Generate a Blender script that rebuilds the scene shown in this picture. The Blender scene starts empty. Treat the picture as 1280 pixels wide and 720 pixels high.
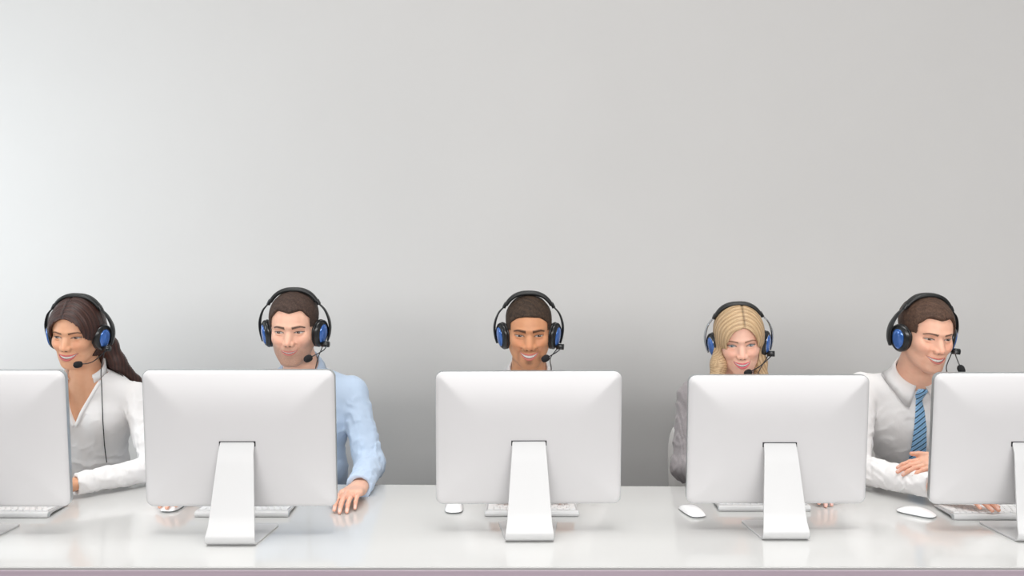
import bpy, bmesh, math, random
import numpy as np
from mathutils import Vector, Matrix
C = bpy.context.scene.collection
S = bpy.context.scene
PI = math.pi
rad = math.radians

# ------------------------------------------------------------------ camera
F = 1133.0                       # focal length in pixels of the 1280 px wide frame
CAMZ = 1.60
DESK = 0.75
WALLY = 4.30
cam = bpy.data.cameras.new('camera'); camo = bpy.data.objects.new('camera', cam); C.objects.link(camo)
camo.location = (0, 0, CAMZ); camo.rotation_euler = (PI/2, 0, 0)
cam.sensor_width = 36; cam.lens = F/1280*36; cam.shift_y = -66/1280; cam.clip_end = 50
S.camera = camo

# ------------------------------------------------------------------ world, light, exposure
w = bpy.data.worlds.new('world'); S.world = w; w.use_nodes = True
bg = w.node_tree.nodes['Background']; bg.inputs[0].default_value = (.93, .96, 1, 1); bg.inputs[1].default_value = 0.28

def area(name, loc, target, sx, sy, power, col=(1, 1, 1), spread=180):
    l = bpy.data.lights.new(name, 'AREA'); l.shape = 'RECTANGLE'; l.size = sx; l.size_y = sy
    l.energy = power; l.color = col; l.spread = rad(spread)
    o = bpy.data.objects.new(name, l); C.objects.link(o); o.location = loc
    o.rotation_euler = (Vector(target)-Vector(loc)).to_track_quat('-Z', 'Y').to_euler()
    return o
area('overhead_fill_light', (0, 2.15, 3.6), (0, 2.5, 0), 6.4, 1.5, 60, (1, .995, .98), 70)  # unseen lamp added overhead to brighten the desk, faces and shirts
area('softbox_front', (1.1, -3.5, 2.42), (1.1, 4.3, 1.85), 10.0, 1.5, 590, (1, .99, .98))
area('window_light_left', (-4.3, 2.3, 1.9), (-2.3, 4.3, 1.5), .9, 1.4, 30, (.84, .94, 1), 110)
S.view_settings.view_transform = 'Standard'; S.view_settings.look = 'None'
S.view_settings.gamma = 1; S.view_settings.use_curve_mapping = False; S.view_settings.exposure = -.52

# ------------------------------------------------------------------ helpers
def lin(r, g, b):
    f = lambda c: (c/255/12.92) if c/255 <= .04045 else ((c/255+.055)/1.055)**2.4
    return (f(r), f(g), f(b))
def W(px, py, d):
    return np.array([(px-640)/F*d, d, CAMZ-(py-294)/F*d])

def mat(name, col, rough=.5, metal=0, coat=0, bump=None, var=None, sheen=0, spec=.5, sss=0, attr=False):
    m = bpy.data.materials.new(name); m.use_nodes = True
    nt = m.node_tree; b = nt.nodes['Principled BSDF']
    b.inputs['Base Color'].default_value = (*col, 1); b.inputs['Roughness'].default_value = rough
    b.inputs['Metallic'].default_value = metal; b.inputs['Coat Weight'].default_value = coat
    b.inputs['Coat Roughness'].default_value = .06
    b.inputs['Specular IOR Level'].default_value = spec; b.inputs['Sheen Weight'].default_value = sheen
    if sss:
        b.inputs['Subsurface Weight'].default_value = sss; b.inputs['Subsurface Radius'].default_value = (1, .35, .2)
        b.inputs['Subsurface Scale'].default_value = .006
    tc = nt.nodes.new('ShaderNodeTexCoord')
    src = None
    if attr:
        a = nt.nodes.new('ShaderNodeAttribute'); a.attribute_name = 'Col'; src = a.outputs['Color']
        nt.links.new(src, b.inputs['Base Color'])
    if var:                                       # (scale vector, amount)
        mp = nt.nodes.new('ShaderNodeMapping'); mp.inputs['Scale'].default_value = var[0]
        nz = nt.nodes.new('ShaderNodeTexNoise'); nz.inputs['Scale'].default_value = 1; nz.inputs['Detail'].default_value = 4
        nt.links.new(tc.outputs['Object'], mp.inputs[0]); nt.links.new(mp.outputs[0], nz.inputs['Vector'])
        mr = nt.nodes.new('ShaderNodeMapRange'); mr.inputs[1].default_value = .3; mr.inputs[2].default_value = .7
        mr.inputs[3].default_value = 1-var[1]; mr.inputs[4].default_value = 1+var[1]
        nt.links.new(nz.outputs['Fac'], mr.inputs[0])
        vm = nt.nodes.new('ShaderNodeVectorMath'); vm.operation = 'MULTIPLY'
        if src: nt.links.new(src, vm.inputs[0])
        else: vm.inputs[0].default_value = col
        nt.links.new(mr.outputs[0], vm.inputs[1]); nt.links.new(vm.outputs[0], b.inputs['Base Color'])
    if bump:                                      # (scale vector, strength, distance)
        mp = nt.nodes.new('ShaderNodeMapping'); mp.inputs['Scale'].default_value = bump[0]
        nz = nt.nodes.new('ShaderNodeTexNoise'); nz.inputs['Scale'].default_value = 1; nz.inputs['Detail'].default_value = 5
        bp = nt.nodes.new('ShaderNodeBump'); bp.inputs['Strength'].default_value = bump[1]; bp.inputs['Distance'].default_value = bump[2]
        nt.links.new(tc.outputs['Object'], mp.inputs[0]); nt.links.new(mp.outputs[0], nz.inputs['Vector'])
        nt.links.new(nz.outputs['Fac'], bp.inputs['Height']); nt.links.new(bp.outputs[0], b.inputs['Normal'])
    return m

M = {}
M['wall'] = mat('painted_wall', (.80, .79, .775), .75, bump=((60, 60, 60), .05, .002), var=((1.5, 1.5, 1.5), .012))
M['ceiling'] = mat('white_ceiling_paint', (.5, .5, .5), .8)
M['floor'] = mat('grey_floor', (.07, .058, .055), .35, var=((3, 3, 3), .06))
M['desk'] = mat('white_lacquer', (.60, .60, .59), .14, coat=.5, bump=((1.5, 1.5, 1.5), .04, .01), spec=.4)
M['fascia'] = mat('mauve_panel', lin(172, 157, 168), .45, var=((2, 40, 260), .05))
M['edge'] = mat('desk_edge_band', (.35, .34, .34), .5)
M['alu'] = mat('satin_aluminium', (.66, .65, .655), .48, metal=.08, bump=((900, 900, 900), .03, .0005))
M['alu_dark'] = mat('aluminium_rim', (.52, .55, .56), .32, metal=.8)
M['stand'] = mat('stand_aluminium', (.60, .60, .602), .45, metal=.08)
M['dark'] = mat('dark_slot', (.02, .02, .022), .5)
M['glass'] = mat('screen_glass', (.012, .012, .014), .05, coat=1)
M['key'] = mat('white_key', (.84, .84, .84), .4)
M['gap'] = mat('keyboard_bed', (.60, .60, .61), .35, metal=.6)
M['mouse'] = mat('white_gloss_plastic', (.88, .88, .89), .1, coat=.6)
M['chair'] = mat('white_chair_plastic', (.82, .81, .79), .4)
M['chrome'] = mat('chrome', (.7, .7, .72), .15, metal=1)
M['blk'] = mat('black_plastic', (.012, .013, .014), .3, coat=.2)
M['pad'] = mat('black_leatherette', (.014, .015, .015), .42, bump=((400, 400, 400), .2, .001))
M['cush'] = mat('black_ear_leatherette', (.010, .010, .011), .38, bump=((300, 300, 300), .2, .001))
M['foam'] = mat('black_foam', (.010, .010, .011), .95, bump=((1200, 1200, 1200), .6, .001))
M['blue'] = mat('blue_gloss', lin(62, 112, 190), .16, metal=.35, coat=1)
M['silver'] = mat('silver_ring', (.55, .57, .6), .25, metal=1)
M['skin'] = mat('skin', (1, 1, 1), .48, attr=True, sss=.12, bump=((700, 700, 700), .12, .0006), spec=.4)
M['hair'] = mat('hair', (1, 1, 1), .40, attr=True, var=((1500, 30, 30), .45), bump=((1700, 25, 25), .45, .0015), spec=.45)
for l in list(M['hair'].node_tree.links):          # the strand noise follows the combing direction stored on the hair
    if l.from_node.type == 'TEX_COORD':
        fa = M['hair'].node_tree.nodes.new('ShaderNodeAttribute'); fa.attribute_name = 'Flow'
        M['hair'].node_tree.links.new(fa.outputs['Vector'], l.to_socket)
M['shorthair'] = mat('short_hair', (1, 1, 1), .6, attr=True, var=((420, 420, 420), .45), bump=((500, 500, 400), .8, .003), spec=.3)
M['shirt_white'] = mat('white_cotton', (.90, .885, .88), .8, sheen=.2, bump=((26, 26, 18), .22, .012))
M['shirt_blue'] = mat('light_blue_cotton', lin(196, 215, 238), .8, sheen=.2, bump=((26, 26, 18), .25, .012))
M['blazer'] = mat('grey_wool', lin(160, 154, 156), .85, sheen=.3, bump=((500, 500, 500), .3, .001), var=((300, 300, 300), .1))
M['trouser'] = mat('dark_trousers', (.03, .032, .04), .8)
M['shoe'] = mat('black_shoe', (.012, .012, .012), .3)
M['button'] = mat('pearl_button', (.7, .7, .68), .25)
# tie: diagonal woven stripes
m = mat('striped_tie', lin(110, 165, 215), .45, sheen=.3); nt = m.node_tree
tc = nt.nodes.new('ShaderNodeTexCoord'); mp = nt.nodes.new('ShaderNodeMapping'); mp.inputs['Rotation'].default_value = (0, rad(38), 0)
wv = nt.nodes.new('ShaderNodeTexWave'); wv.wave_type = 'BANDS'; wv.bands_direction = 'Z'; wv.inputs['Scale'].default_value = 21
cr = nt.nodes.new('ShaderNodeValToRGB'); cr.color_ramp.interpolation = 'CONSTANT'
e = cr.color_ramp.elements; e[0].position = 0; e[0].color = (*lin(38, 50, 84), 1); e[1].position = .13; e[1].color = (*lin(132, 188, 228), 1)
x = e.new(.80); x.color = (*lin(205, 226, 242), 1); x = e.new(.90); x.color = (*lin(110, 165, 215), 1)
nt.links.new(tc.outputs['Object'], mp.inputs[0]); nt.links.new(mp.outputs[0], wv.inputs['Vector'])
nt.links.new(wv.outputs['Fac'], cr.inputs[0]); nt.links.new(cr.outputs[0], nt.nodes['Principled BSDF'].inputs['Base Color'])
M['tie'] = m

def link(name, me, m, parent=None, origin=None, smooth=True):
    """link a mesh whose vertices are in world (origin given) or local coordinates"""
    if m: me.materials.append(m)
    if origin is not None: me.transform(Matrix.Translation(-Vector(origin)))
    if not smooth and len(me.polygons) and len(me.vertices) > 40:
        me.polygons.foreach_set('use_smooth', [True]*len(me.polygons)); me.set_sharp_from_angle(angle=rad(28))
    if smooth and len(me.polygons): me.polygons.foreach_set('use_smooth', [True]*len(me.polygons))
    o = bpy.data.objects.new(name, me); C.objects.link(o)
    if parent is not None: o.parent = parent
    elif origin is not None: o.location = origin
    return o
def tag(o, label=None, cat=None, group=None, kind=None):
    if label: o['label'] = label
    if cat: o['category'] = cat
    if group: o['group'] = group
    if kind: o['kind'] = kind
    return o
def empty(name, loc, rot=None, rz=0, scale=1):
    o = bpy.data.objects.new(name, None); C.objects.link(o); o.location = loc
    if rot is not None: o.rotation_euler = rot
    else: o.rotation_euler = (0, 0, rz)
    o.scale = (scale,)*3; o.empty_display_size = .1
    return o
def copy_tree(o, parent=None):
    c = o.copy(); C.objects.link(c); c.parent = parent
    for ch in list(o.children): copy_tree(ch, c)
    return c
def pymesh(name, v, f):
    me = bpy.data.meshes.new(name); me.from_pydata([tuple(map(float, p)) for p in v], [], f); me.update(); return me
def bmm(name, bm):
    bmesh.ops.recalc_face_normals(bm, faces=bm.faces)
    me = bpy.data.meshes.new(name); bm.to_mesh(me); bm.free(); return me
def box(bm, lo, hi, bev=0, seg=2, M4=None):
    r = bmesh.ops.create_cube(bm, size=1); vs = r['verts']
    for v in vs:
        v.co = Vector([(lo[i]+hi[i])/2+v.co[i]*(hi[i]-lo[i]) for i in range(3)])
    if bev:
        es = list({e for v in vs for e in v.link_edges})
        r2 = bmesh.ops.bevel(bm, geom=es, offset=bev, segments=seg, affect='EDGES', profile=.5)
        vs = list({v for f in r2['faces'] for v in f.verts} | {v for v in vs if v.is_valid})
    if M4: bmesh.ops.transform(bm, matrix=M4, verts=vs)
    return vs
def tube_mesh(name, pts, r, seg=8, sx=1, sy=1, cap=True, frame_up=None):
    """tube along points; r scalar or list; sx/sy flatten the section"""
    P = [Vector(p) for p in pts]; n = len(P); v = []; f = []
    rr = r if hasattr(r, '__len__') else [r]*n
    up = Vector(frame_up) if frame_up else Vector((0, 0, 1))
    for i in range(n):
        t = (P[min(i+1, n-1)]-P[max(i-1, 0)]).normalized()
        a = up.cross(t)
        if a.length < 1e-3: a = Vector((1, 0, 0)).cross(t)
        a.normalize(); b = t.cross(a).normalized()
        if not frame_up: up = b
        for k in range(seg):
            th = 2*PI*k/seg; v.append(P[i]+a*(math.cos(th)*rr[i]*sx)+b*(math.sin(th)*rr[i]*sy))
    for i in range(n-1):
        for k in range(seg):
            k2 = (k+1) % seg; f.append((i*seg+k, i*seg+k2, (i+1)*seg+k2, (i+1)*seg+k))
    if cap:
        f.append(tuple(range(seg))[::-1]); f.append(tuple((n-1)*seg+k for k in range(seg)))
    return pymesh(name, v, f)
def catmull(pts, n=6):
    P = [np.array(p, float) for p in pts]; P = [2*P[0]-P[1]]+P+[2*P[-1]-P[-2]]; out = []
    for i in range(1, len(P)-2):
        for k in range(n):
            t = k/n
            out.append(.5*((2*P[i])+(-P[i-1]+P[i+1])*t+(2*P[i-1]-5*P[i]+4*P[i+1]-P[i+2])*t*t+(-P[i-1]+3*P[i]-3*P[i+1]+P[i+2])*t**3))
    out.append(P[-2]); return out

# ------------------------------------------------------------------ signed distance modelling
def smin(a, b, k):
    h = np.clip(.5+.5*(b-a)/k, 0, 1); return b*(1-h)+a*h-k*h*(1-h)
def smax(a, b, k): return -smin(-a, -b, k)
def ell(P, c, r):
    q = (P-np.array(c, np.float32)); r = np.array(r, np.float32)
    k0 = np.sqrt(((q/r)**2).sum(1))+1e-6; k1 = np.sqrt(((q/(r*r))**2).sum(1))+1e-6
    return k0*(k0-1)/k1
def cap(P, a, b, ra, rb=None):
    rb = ra if rb is None else rb
    a = np.array(a, np.float32); b = np.array(b, np.float32); ab = b-a
    q = P-a; t = np.clip((q@ab)/max(float(ab@ab), 1e-9), 0, 1)
    return np.sqrt(((q-t[:, None]*ab)**2).sum(1))-(ra+(rb-ra)*t)
def ss(a, b, x):
    t = np.clip((x-a)/(b-a), 0, 1); return t*t*(3-2*t)
def gs(x, z): return np.exp(-(x*x+z*z))
def noise(P, f, seed=0):
    rs = np.random.RandomState(seed); out = np.zeros(len(P), np.float32); a = 1
    Q = P*f
    for o in range(3):
        A = rs.normal(size=(3, 3)).astype(np.float32); ph = rs.uniform(0, 6.28, 3).astype(np.float32)
        U = Q@A.T+ph
        out += a*np.sin(U[:, 0]+1.3*np.sin(U[:, 1]))*np.cos(U[:, 2]+.7*np.sin(U[:, 0])); a *= .5; Q = Q*2.03
    return out
def isomesh(f, lo, hi, h):
    """naive surface nets on a narrow band -> (verts, quads)"""
    lo = np.array(lo, np.float32); hi = np.array(hi, np.float32); s = 4
    nc = np.ceil((hi-lo)/(h*s)).astype(int)+1
    ax = [lo[i]+np.arange(nc[i], dtype=np.float32)*h*s for i in range(3)]
    G = np.stack(np.meshgrid(*ax, indexing='ij'), -1).reshape(-1, 3)
    dc = f(G).reshape(nc)
    near = np.abs(dc) < h*s*1.5+.004
    # fine points near any coarse point that is near
    nf = (nc-1)*s+1
    idx = [np.clip(np.round(np.arange(nf[i])/s).astype(int), 0, nc[i]-1) for i in range(3)]
    D = dc[np.ix_(*idx)].astype(np.float32).copy()
    mask = near[np.ix_(*idx)]
    I = np.argwhere(mask)
    Pf = lo+I.astype(np.float32)*h
    vals = np.empty(len(Pf), np.float32)
    for k in range(0, len(Pf), 400000): vals[k:k+400000] = f(Pf[k:k+400000])
    D[mask] = vals
    del Pf
    Sg = D < 0
    a = np.zeros(np.array(D.shape)-1, np.int8)
    for dx in (0, 1):
        for dy in (0, 1):
            for dz in (0, 1):
                a += Sg[dx:D.shape[0]-1+dx, dy:D.shape[1]-1+dy, dz:D.shape[2]-1+dz]
    cells = (a > 0) & (a < 8)
    ci = np.argwhere(cells); vid = -np.ones(cells.shape, np.int64); vid[cells] = np.arange(len(ci))
    acc = np.zeros((len(ci), 3), np.float32); cnt = np.zeros(len(ci), np.float32)
    cor = [(x, y, z) for x in (0, 1) for y in (0, 1) for z in (0, 1)]
    for i, p in enumerate(cor):
        for q in cor[i+1:]:
            if sum(abs(p[k]-q[k]) for k in range(3)) != 1: continue
            da = D[ci[:, 0]+p[0], ci[:, 1]+p[1], ci[:, 2]+p[2]]; db = D[ci[:, 0]+q[0], ci[:, 1]+q[1], ci[:, 2]+q[2]]
            m_ = (da < 0) != (db < 0); t = np.where(m_, da/np.where(m_, da-db, 1), 0)
            pt = np.array(p)+(np.array(q)-np.array(p))*t[:, None]
            acc += pt*m_[:, None]; cnt += m_
    V = lo+(ci+acc/cnt[:, None])*h
    Q = []
    for axn in range(3):
        u, v = (axn+1) % 3, (axn+2) % 3
        sl0 = [slice(None)]*3; sl1 = [slice(None)]*3
        sl0[axn] = slice(0, -1); sl1[axn] = slice(1, None)
        A = Sg[tuple(sl0)]; B = Sg[tuple(sl1)]
        E = np.argwhere(A != B); 
        ok = (E[:, u] > 0) & (E[:, v] > 0) & (E[:, u] < D.shape[u]-1) & (E[:, v] < D.shape[v]-1); E = E[ok]
        flip = A[E[:, 0], E[:, 1], E[:, 2]]
        def g(du, dv):
            K = E.copy(); K[:, u] -= du; K[:, v] -= dv; return vid[K[:, 0], K[:, 1], K[:, 2]]
        q = np.stack([g(1, 1), g(0, 1), g(0, 0), g(1, 0)], 1)
        q = np.where(flip[:, None], q, q[:, ::-1]); Q.append(q[(q >= 0).all(1)])
    return V, np.concatenate(Q)
def npmesh(name, V, Q, col=None):
    me = bpy.data.meshes.new(name)
    me.vertices.add(len(V)); me.vertices.foreach_set('co', V.astype(np.float32).ravel())
    me.loops.add(len(Q)*4); me.loops.foreach_set('vertex_index', Q.astype(np.int32).ravel())
    me.polygons.add(len(Q)); me.polygons.foreach_set('loop_start', np.arange(0, len(Q)*4, 4, dtype=np.int32))
    me.update(calc_edges=True); me.validate()
    if col is not None and len(me.vertices) == len(V):
        a = me.color_attributes.new('Col', 'FLOAT_COLOR', 'POINT')
        a.data.foreach_set('color', np.concatenate([col, np.ones((len(col), 1))], 1).astype(np.float32).ravel())
    return me

# ------------------------------------------------------------------ the setting
def struct(name, bm, m, origin=(0, 0, 0), **k):
    o = link(name, bmm(name, bm), m, None, origin, smooth=False); o['kind'] = 'structure'; return o
bm = bmesh.new(); box(bm, (-4.6, WALLY, 0), (4.6, WALLY+.12, 3.6)); struct('wall_back', bm, M['wall'])
bm = bmesh.new(); box(bm, (-4.6, -5, -.05), (4.6, WALLY, 0)); struct('floor', bm, M['floor'])
bm = bmesh.new(); box(bm, (-4.72, -5, 3.72), (4.72, WALLY+.12, 3.84)); struct('ceiling', bm, M['ceiling'])
for nm, a_, b_ in (('wall_left', -4.72, -4.6), ('wall_right', 4.6, 4.72)):
    bm = bmesh.new(); box(bm, (a_, -5, 0), (b_, WALLY, 3.72)); struct(nm, bm, M['ceiling'])

# desk -------------------------------------------------------------
dk = empty('desk', (0, 2.7, 0)); tag(dk, 'long white glossy desk carrying all the computers', 'desk')
YF, YBL, YBR = 2.322, 3.125, 3.035
def slab(z0, z1, bev):
    bm = bmesh.new(); v = []
    for z in (z0, z1):
        for x, y in ((-2.1, YF), (2.1, YF), (2.1, YBR), (-2.1, YBL)): v.append(bm.verts.new((x, y, z)))
    for f in ((0, 1, 2, 3), (4, 5, 6, 7), (0, 1, 5, 4), (1, 2, 6, 5), (2, 3, 7, 6), (3, 0, 4, 7)): bm.faces.new([v[i] for i in f])
    bmesh.ops.recalc_face_normals(bm, faces=bm.faces)
    if bev: bmesh.ops.bevel(bm, geom=list(bm.edges), offset=bev, segments=2, affect='EDGES')
    return bm
link('desk_top', bmm('desk_top', slab(DESK-.028, DESK, .0015)), M['desk'], dk, (0, 2.7, 0), smooth=False)
bm = bmesh.new(); box(bm, (-2.1, YF-.004, DESK-.0065), (2.1, YF-.0002, DESK-.0015)); link('edge_band', bmm('e', bm), M['edge'], dk, (0, 2.7, 0), False)
bm = bmesh.new(); box(bm, (-2.1, YF-.006, .04), (2.1, YF-.0002, DESK-.0068), .001, 1); link('front_panel', bmm('e', bm), M['fascia'], dk, (0, 2.7, 0), False)
for x in (-2.07, -1.0, .42, 2.07):
    bm = bmesh.new(); box(bm, (x-.018, YF+.001, 0), (x+.018, 2.92, DESK-.028)); link('side_panel', bmm('e', bm), M['fascia'], dk, (0, 2.7, 0), False)

# ------------------------------------------------------------------ computers
def rrect(w, h, r, n=12):
    pts = []
    for cx, cz, a0 in ((w/2-r, h/2-r, 0), (-w/2+r, h/2-r, 90), (-w/2+r, -h/2+r, 180), (w/2-r, -h/2+r, 270)):
        for k in range(n+1):
            a = rad(a0+90*k/n); pts.append((cx+r*math.cos(a), cz+r*math.sin(a)))
    return pts
def make_computer():
    """local origin: middle of the stand's bend on the desk; the back of the screen faces -Y"""
    root = empty('computer', (0, 0, 0))
    Wd, H = .530, .386; TZ = Matrix.Translation((0, .102, .078+H/2)) @ Matrix.Rotation(rad(-5), 4, 'X').inverted()
    # shell: rim then a pillow back built on a dense grid
    N = 56; K = 44; v = []; f = []
    r = .022
    def edge(u, t):                              # square grid (u,t in -1..1) mapped to the rounded rectangle
        x = u*Wd/2; z = t*H/2
        ax, az = abs(x)-(Wd/2-r), abs(z)-(H/2-r)
        if ax > 0 and az > 0:
            m_ = max(ax, az); l = math.hypot(ax, az); s_ = m_/l if l else 1
            x = math.copysign(Wd/2-r+ax*s_, x); z = math.copysign(H/2-r+az*s_, z)
        return x, z
    lin_ = lambda n: [math.sin((i/n-.5)*PI*.93)/math.sin(.5*PI*.93) for i in range(n+1)]
    us, ts = lin_(N), lin_(K)
    for t in ts:
        for u in us:
            x, z = edge(u, t)
            e1 = (1-abs(u)**5)*(1-abs(t)**4); du = min(1-abs(u), (1-abs(t))*.73)
            y = -.010-.020*(1-(1-min(du/.55, 1))**2.4)-.005*min(1, du/.035)**.5 if du > 0 else -.010
            v.append((x, y, z))
    for j in range(K):
        for i in range(N):
            a = j*(N+1)+i; f.append((a, a+1, a+N+2, a+N+1))
    me = pymesh('shell', v, f); me.transform(TZ)
    link('back_shell', me, M['alu'], root)
    # rim
    bm = bmesh.new(); pts = rrect(Wd, H, r)
    rings = [[bm.verts.new((x*s, y, z*s2)) for x, z in pts] for y, s, s2 in ((-.010, 1.0, 1.0), (-.010, 1.003, 1.004), (.004, 1.003, 1.004), (.006, 1, 1), (.006, .99, .988))]
    for A, B in zip(rings, rings[1:]):
        for k in range(len(A)): bm.faces.new((A[k], A[(k+1) % len(A)], B[(k+1) % len(A)], B[k]))
    bm.faces.new(rings[-1])
    me = bmm('rim', bm); me.transform(TZ); link('rim', me, M['alu_dark'], root, smooth=False)
    bm = bmesh.new(); box(bm, (-.249, .0062, -.112), (.249, .0078, .180), .0005, 1)
    me = bmm('screen', bm); me.transform(TZ); link('screen', me, M['glass'], root, smooth=False)
    bm = bmesh.new(); pts = rrect(Wd-.004, H-.004, r-.002)
    A = [bm.verts.new((x, .0058, z)) for x, z in pts]; B = [bm.verts.new((x, .0070, z)) for x, z in pts]; bm.faces.new(A); bm.faces.new(B[::-1])
    for k in range(len(A)): bm.faces.new((A[k], A[(k+1) % len(A)], B[(k+1) % len(A)], B[k]))
    me = bmm('face', bm); me.transform(TZ); link('front_glass', me, M['glass'], root, smooth=False)
    # stand: one bent plate, profile (y,z,half width)
    prof = [(.085, .2665, .047), (.066, .2665, .047)]
    for k in range(1, 10):
        t = k/9; prof.append((.060-.003*min(1, t*9)-.050*t, .2655-.2385*t, .047+.0175*t))
    bend = []
    cy, cz, R = .0235, .024, .0235
    for k in range(9):
        a = rad(168+k*(102/8)); bend.append((cy+R*math.cos(a), cz+R*math.sin(a)+.0, .0665+.001*k/8))
    prof = [p for p in prof if p[1] > .03]+bend+[(.06, .0005, .0725), (.10, .0005, .077), (.15, .0005, .0835), (.17, .0005, .086), (.178, .0005, .084), (.182, .0005, .079)]
    th = .0055; n = len(prof); v = []; f = []
    for i in range(n):
        a = Vector(prof[max(i-1, 0)][:2]); b = Vector(prof[min(i+1, n-1)][:2]); t = (b-a).normalized(); nn = Vector((-t.y, t.x))
        y, z, hw = prof[i]
        # inner side: towards +y / +z
        iy, iz = y+nn.x*th, z+nn.y*th
        v += [(-hw, y, z), (hw, y, z), (hw, iy, iz), (-hw, iy, iz)]
    for i in range(n-1):
        for k in range(4): f.append((i*4+k, i*4+(k+1) % 4, i*4+4+(k+1) % 4, i*4+4+k))
    f += [(0, 1, 2, 3), tuple((n-1)*4+k for k in (3, 2, 1, 0))]
    me = pymesh('stand', v, f); bm = bmesh.new(); bm.from_mesh(me); bmesh.ops.recalc_face_normals(bm, faces=bm.faces)
    zb = min(q.co.z for q in bm.verts)
    for q in bm.verts: q.co.z -= zb-.0002
    st = link('stand', bmm('stand', bm), M['stand'], root, smooth=False)
    md = st.modifiers.new('bevel', 'BEVEL'); md.width = .0012; md.segments = 2; md.limit_method = 'ANGLE'; md.angle_limit = rad(50)
    # dark hinge slot the stand comes out of
    bm = bmesh.new(); box(bm, (-.0500, -.0375, -.014), (.0500, -.0275, .0005), .0005, 1)
    me = bmm('slot', bm); me.transform(TZ); link('hinge_slot', me, M['dark'], root, smooth=False)
    bm = bmesh.new(); box(bm, (-.0465, -.0385, -.020), (.0465, -.028, -.0012), .002, 2)
    me = bmm('hinge', bm); me.transform(TZ); link('hinge', me, M['stand'], root, smooth=False)
    return root
comp = make_computer()
CMP = [(-1.525, 2.469, 1.015, 0, 'silver all-in-one computer cut off by the left edge, before the white-bloused woman'),
       (-.769, 2.469, 1.018, 0, 'silver all-in-one computer seen from behind, hiding the man in the light blue shirt'),
       (.049, 2.501, 1.0, .8, 'silver all-in-one computer seen from behind in the middle of the desk'),
       (.762, 2.514, .972, 0, 'silver all-in-one computer seen from behind, hiding the blonde woman'),
       (1.463, 2.500, .99, 0, 'silver all-in-one computer cut off by the right edge, before the man with a tie')]
for i, (x, y, s, rz, lab) in enumerate(CMP):
    o = comp if i == 0 else copy_tree(comp)
    o.location = (x, y, DESK); o.rotation_euler = (0, 0, rad(rz)); o.scale = (s,)*3
    tag(o, lab, 'computer', 'computers along the desk')

def make_keyboard():
    """origin: middle of the raised rear edge (towards the camera) on the desk; front edge is at +Y"""
    root = empty('keyboard', (0, 0, 0)); Wk, D = .281, .130
    prof = [(.016, 0), (.006, 0), (.001, .003), (-.0005, .009), (.001, .0145), (.006, .0175), (.013, .0175), (D-.002, .0085), (D, .0075), (D-.001, .0055), (.03, .009), (.018, .006)]
    bm = bmesh.new(); A = [bm.verts.new((-Wk/2, y, z)) for y, z in prof]; B = [bm.verts.new((Wk/2, y, z)) for y, z in prof]
    bm.faces.new(A); bm.faces.new(B[::-1])
    for k in range(len(A)): bm.faces.new((A[k], A[(k+1) % len(A)], B[(k+1) % len(A)], B[k]))
    for sx in (-1, 1):
        box(bm, (sx*.12-.012, D-.02, 0), (sx*.12+.012, D-.014, .008))
    o = link('case', bmm('case', bm), M['stand'], root, smooth=False)
    for sx in (-1, 1):
        bm = bmesh.new()
        bmesh.ops.create_cone(bm, cap_ends=True, segments=16, radius1=.0072, radius2=.0072, depth=.0012,
                              matrix=Matrix.Translation((sx*(Wk/2+.0004), .0085, .0095)) @ Matrix.Rotation(PI/2, 4, 'Y'))
        link('battery_cap', bmm('cap', bm), M['alu_dark'], root, smooth=False)
    TT = Matrix.Translation((0, .013, .0176)) @ Matrix.Rotation(-math.atan2(.009, D-.015), 4, 'X')
    bm = bmesh.new(); box(bm, (-Wk/2+.004, .0035, -.0004), (Wk/2-.004, .113, .0004)); me = bmm('bed', bm); me.transform(TT)
    link('key_bed', me, M['gap'], root, smooth=False)
    bm = bmesh.new(); p = .019
    rows = [([1]*14, .009), ([1]*13+[1.45], .0165), ([1.5]+[1]*12+[.95], .0165), ([1.75]+[1]*11+[1.7], .0165), ([2.25]+[1]*10+[2.2], .0165), ([1, 1, 1, 1.2, 5, 1.2, 1, 1, 1, 1.05], .0165)]
    y = .0055
    for ws, hh in rows:
        tot = sum(ws); x = -Wk/2+.0065; sc = (Wk-.013)/tot
        for q in ws:
            box(bm, (x+.0014, y, .0004), (x+q*sc-.0014, y+hh-.001, .0030)); x += q*sc
        y += hh+.0018
    me = bmm('keys', bm); me.transform(TT); tag(link('keys', me, M['key'], root, smooth=False), kind='stuff')
    return root
kb = make_keyboard()
for i, (x, y, rz, lab) in enumerate([(-1.535, 2.72, 0, 'slim white keyboard under the leftmost computer, in front of the white-bloused woman'),
        (-.815, 2.728, 0, 'slim white keyboard behind the stand of the computer of the man in blue'),
        (.06, 2.733, 0, 'slim white keyboard under the middle computer with fingertips on its keys'),
        (.777, 2.785, 0, 'slim white keyboard half hidden below the blonde woman\'s computer'),
        (1.458, 2.70, 0, 'slim white keyboard under the right hand of the man with a tie')]):
    o = kb if i == 0 else copy_tree(kb)
    o.location = (x, y, DESK); o.rotation_euler = (0, 0, rad(rz)); tag(o, lab, 'keyboard', 'keyboards under the computers')

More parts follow.
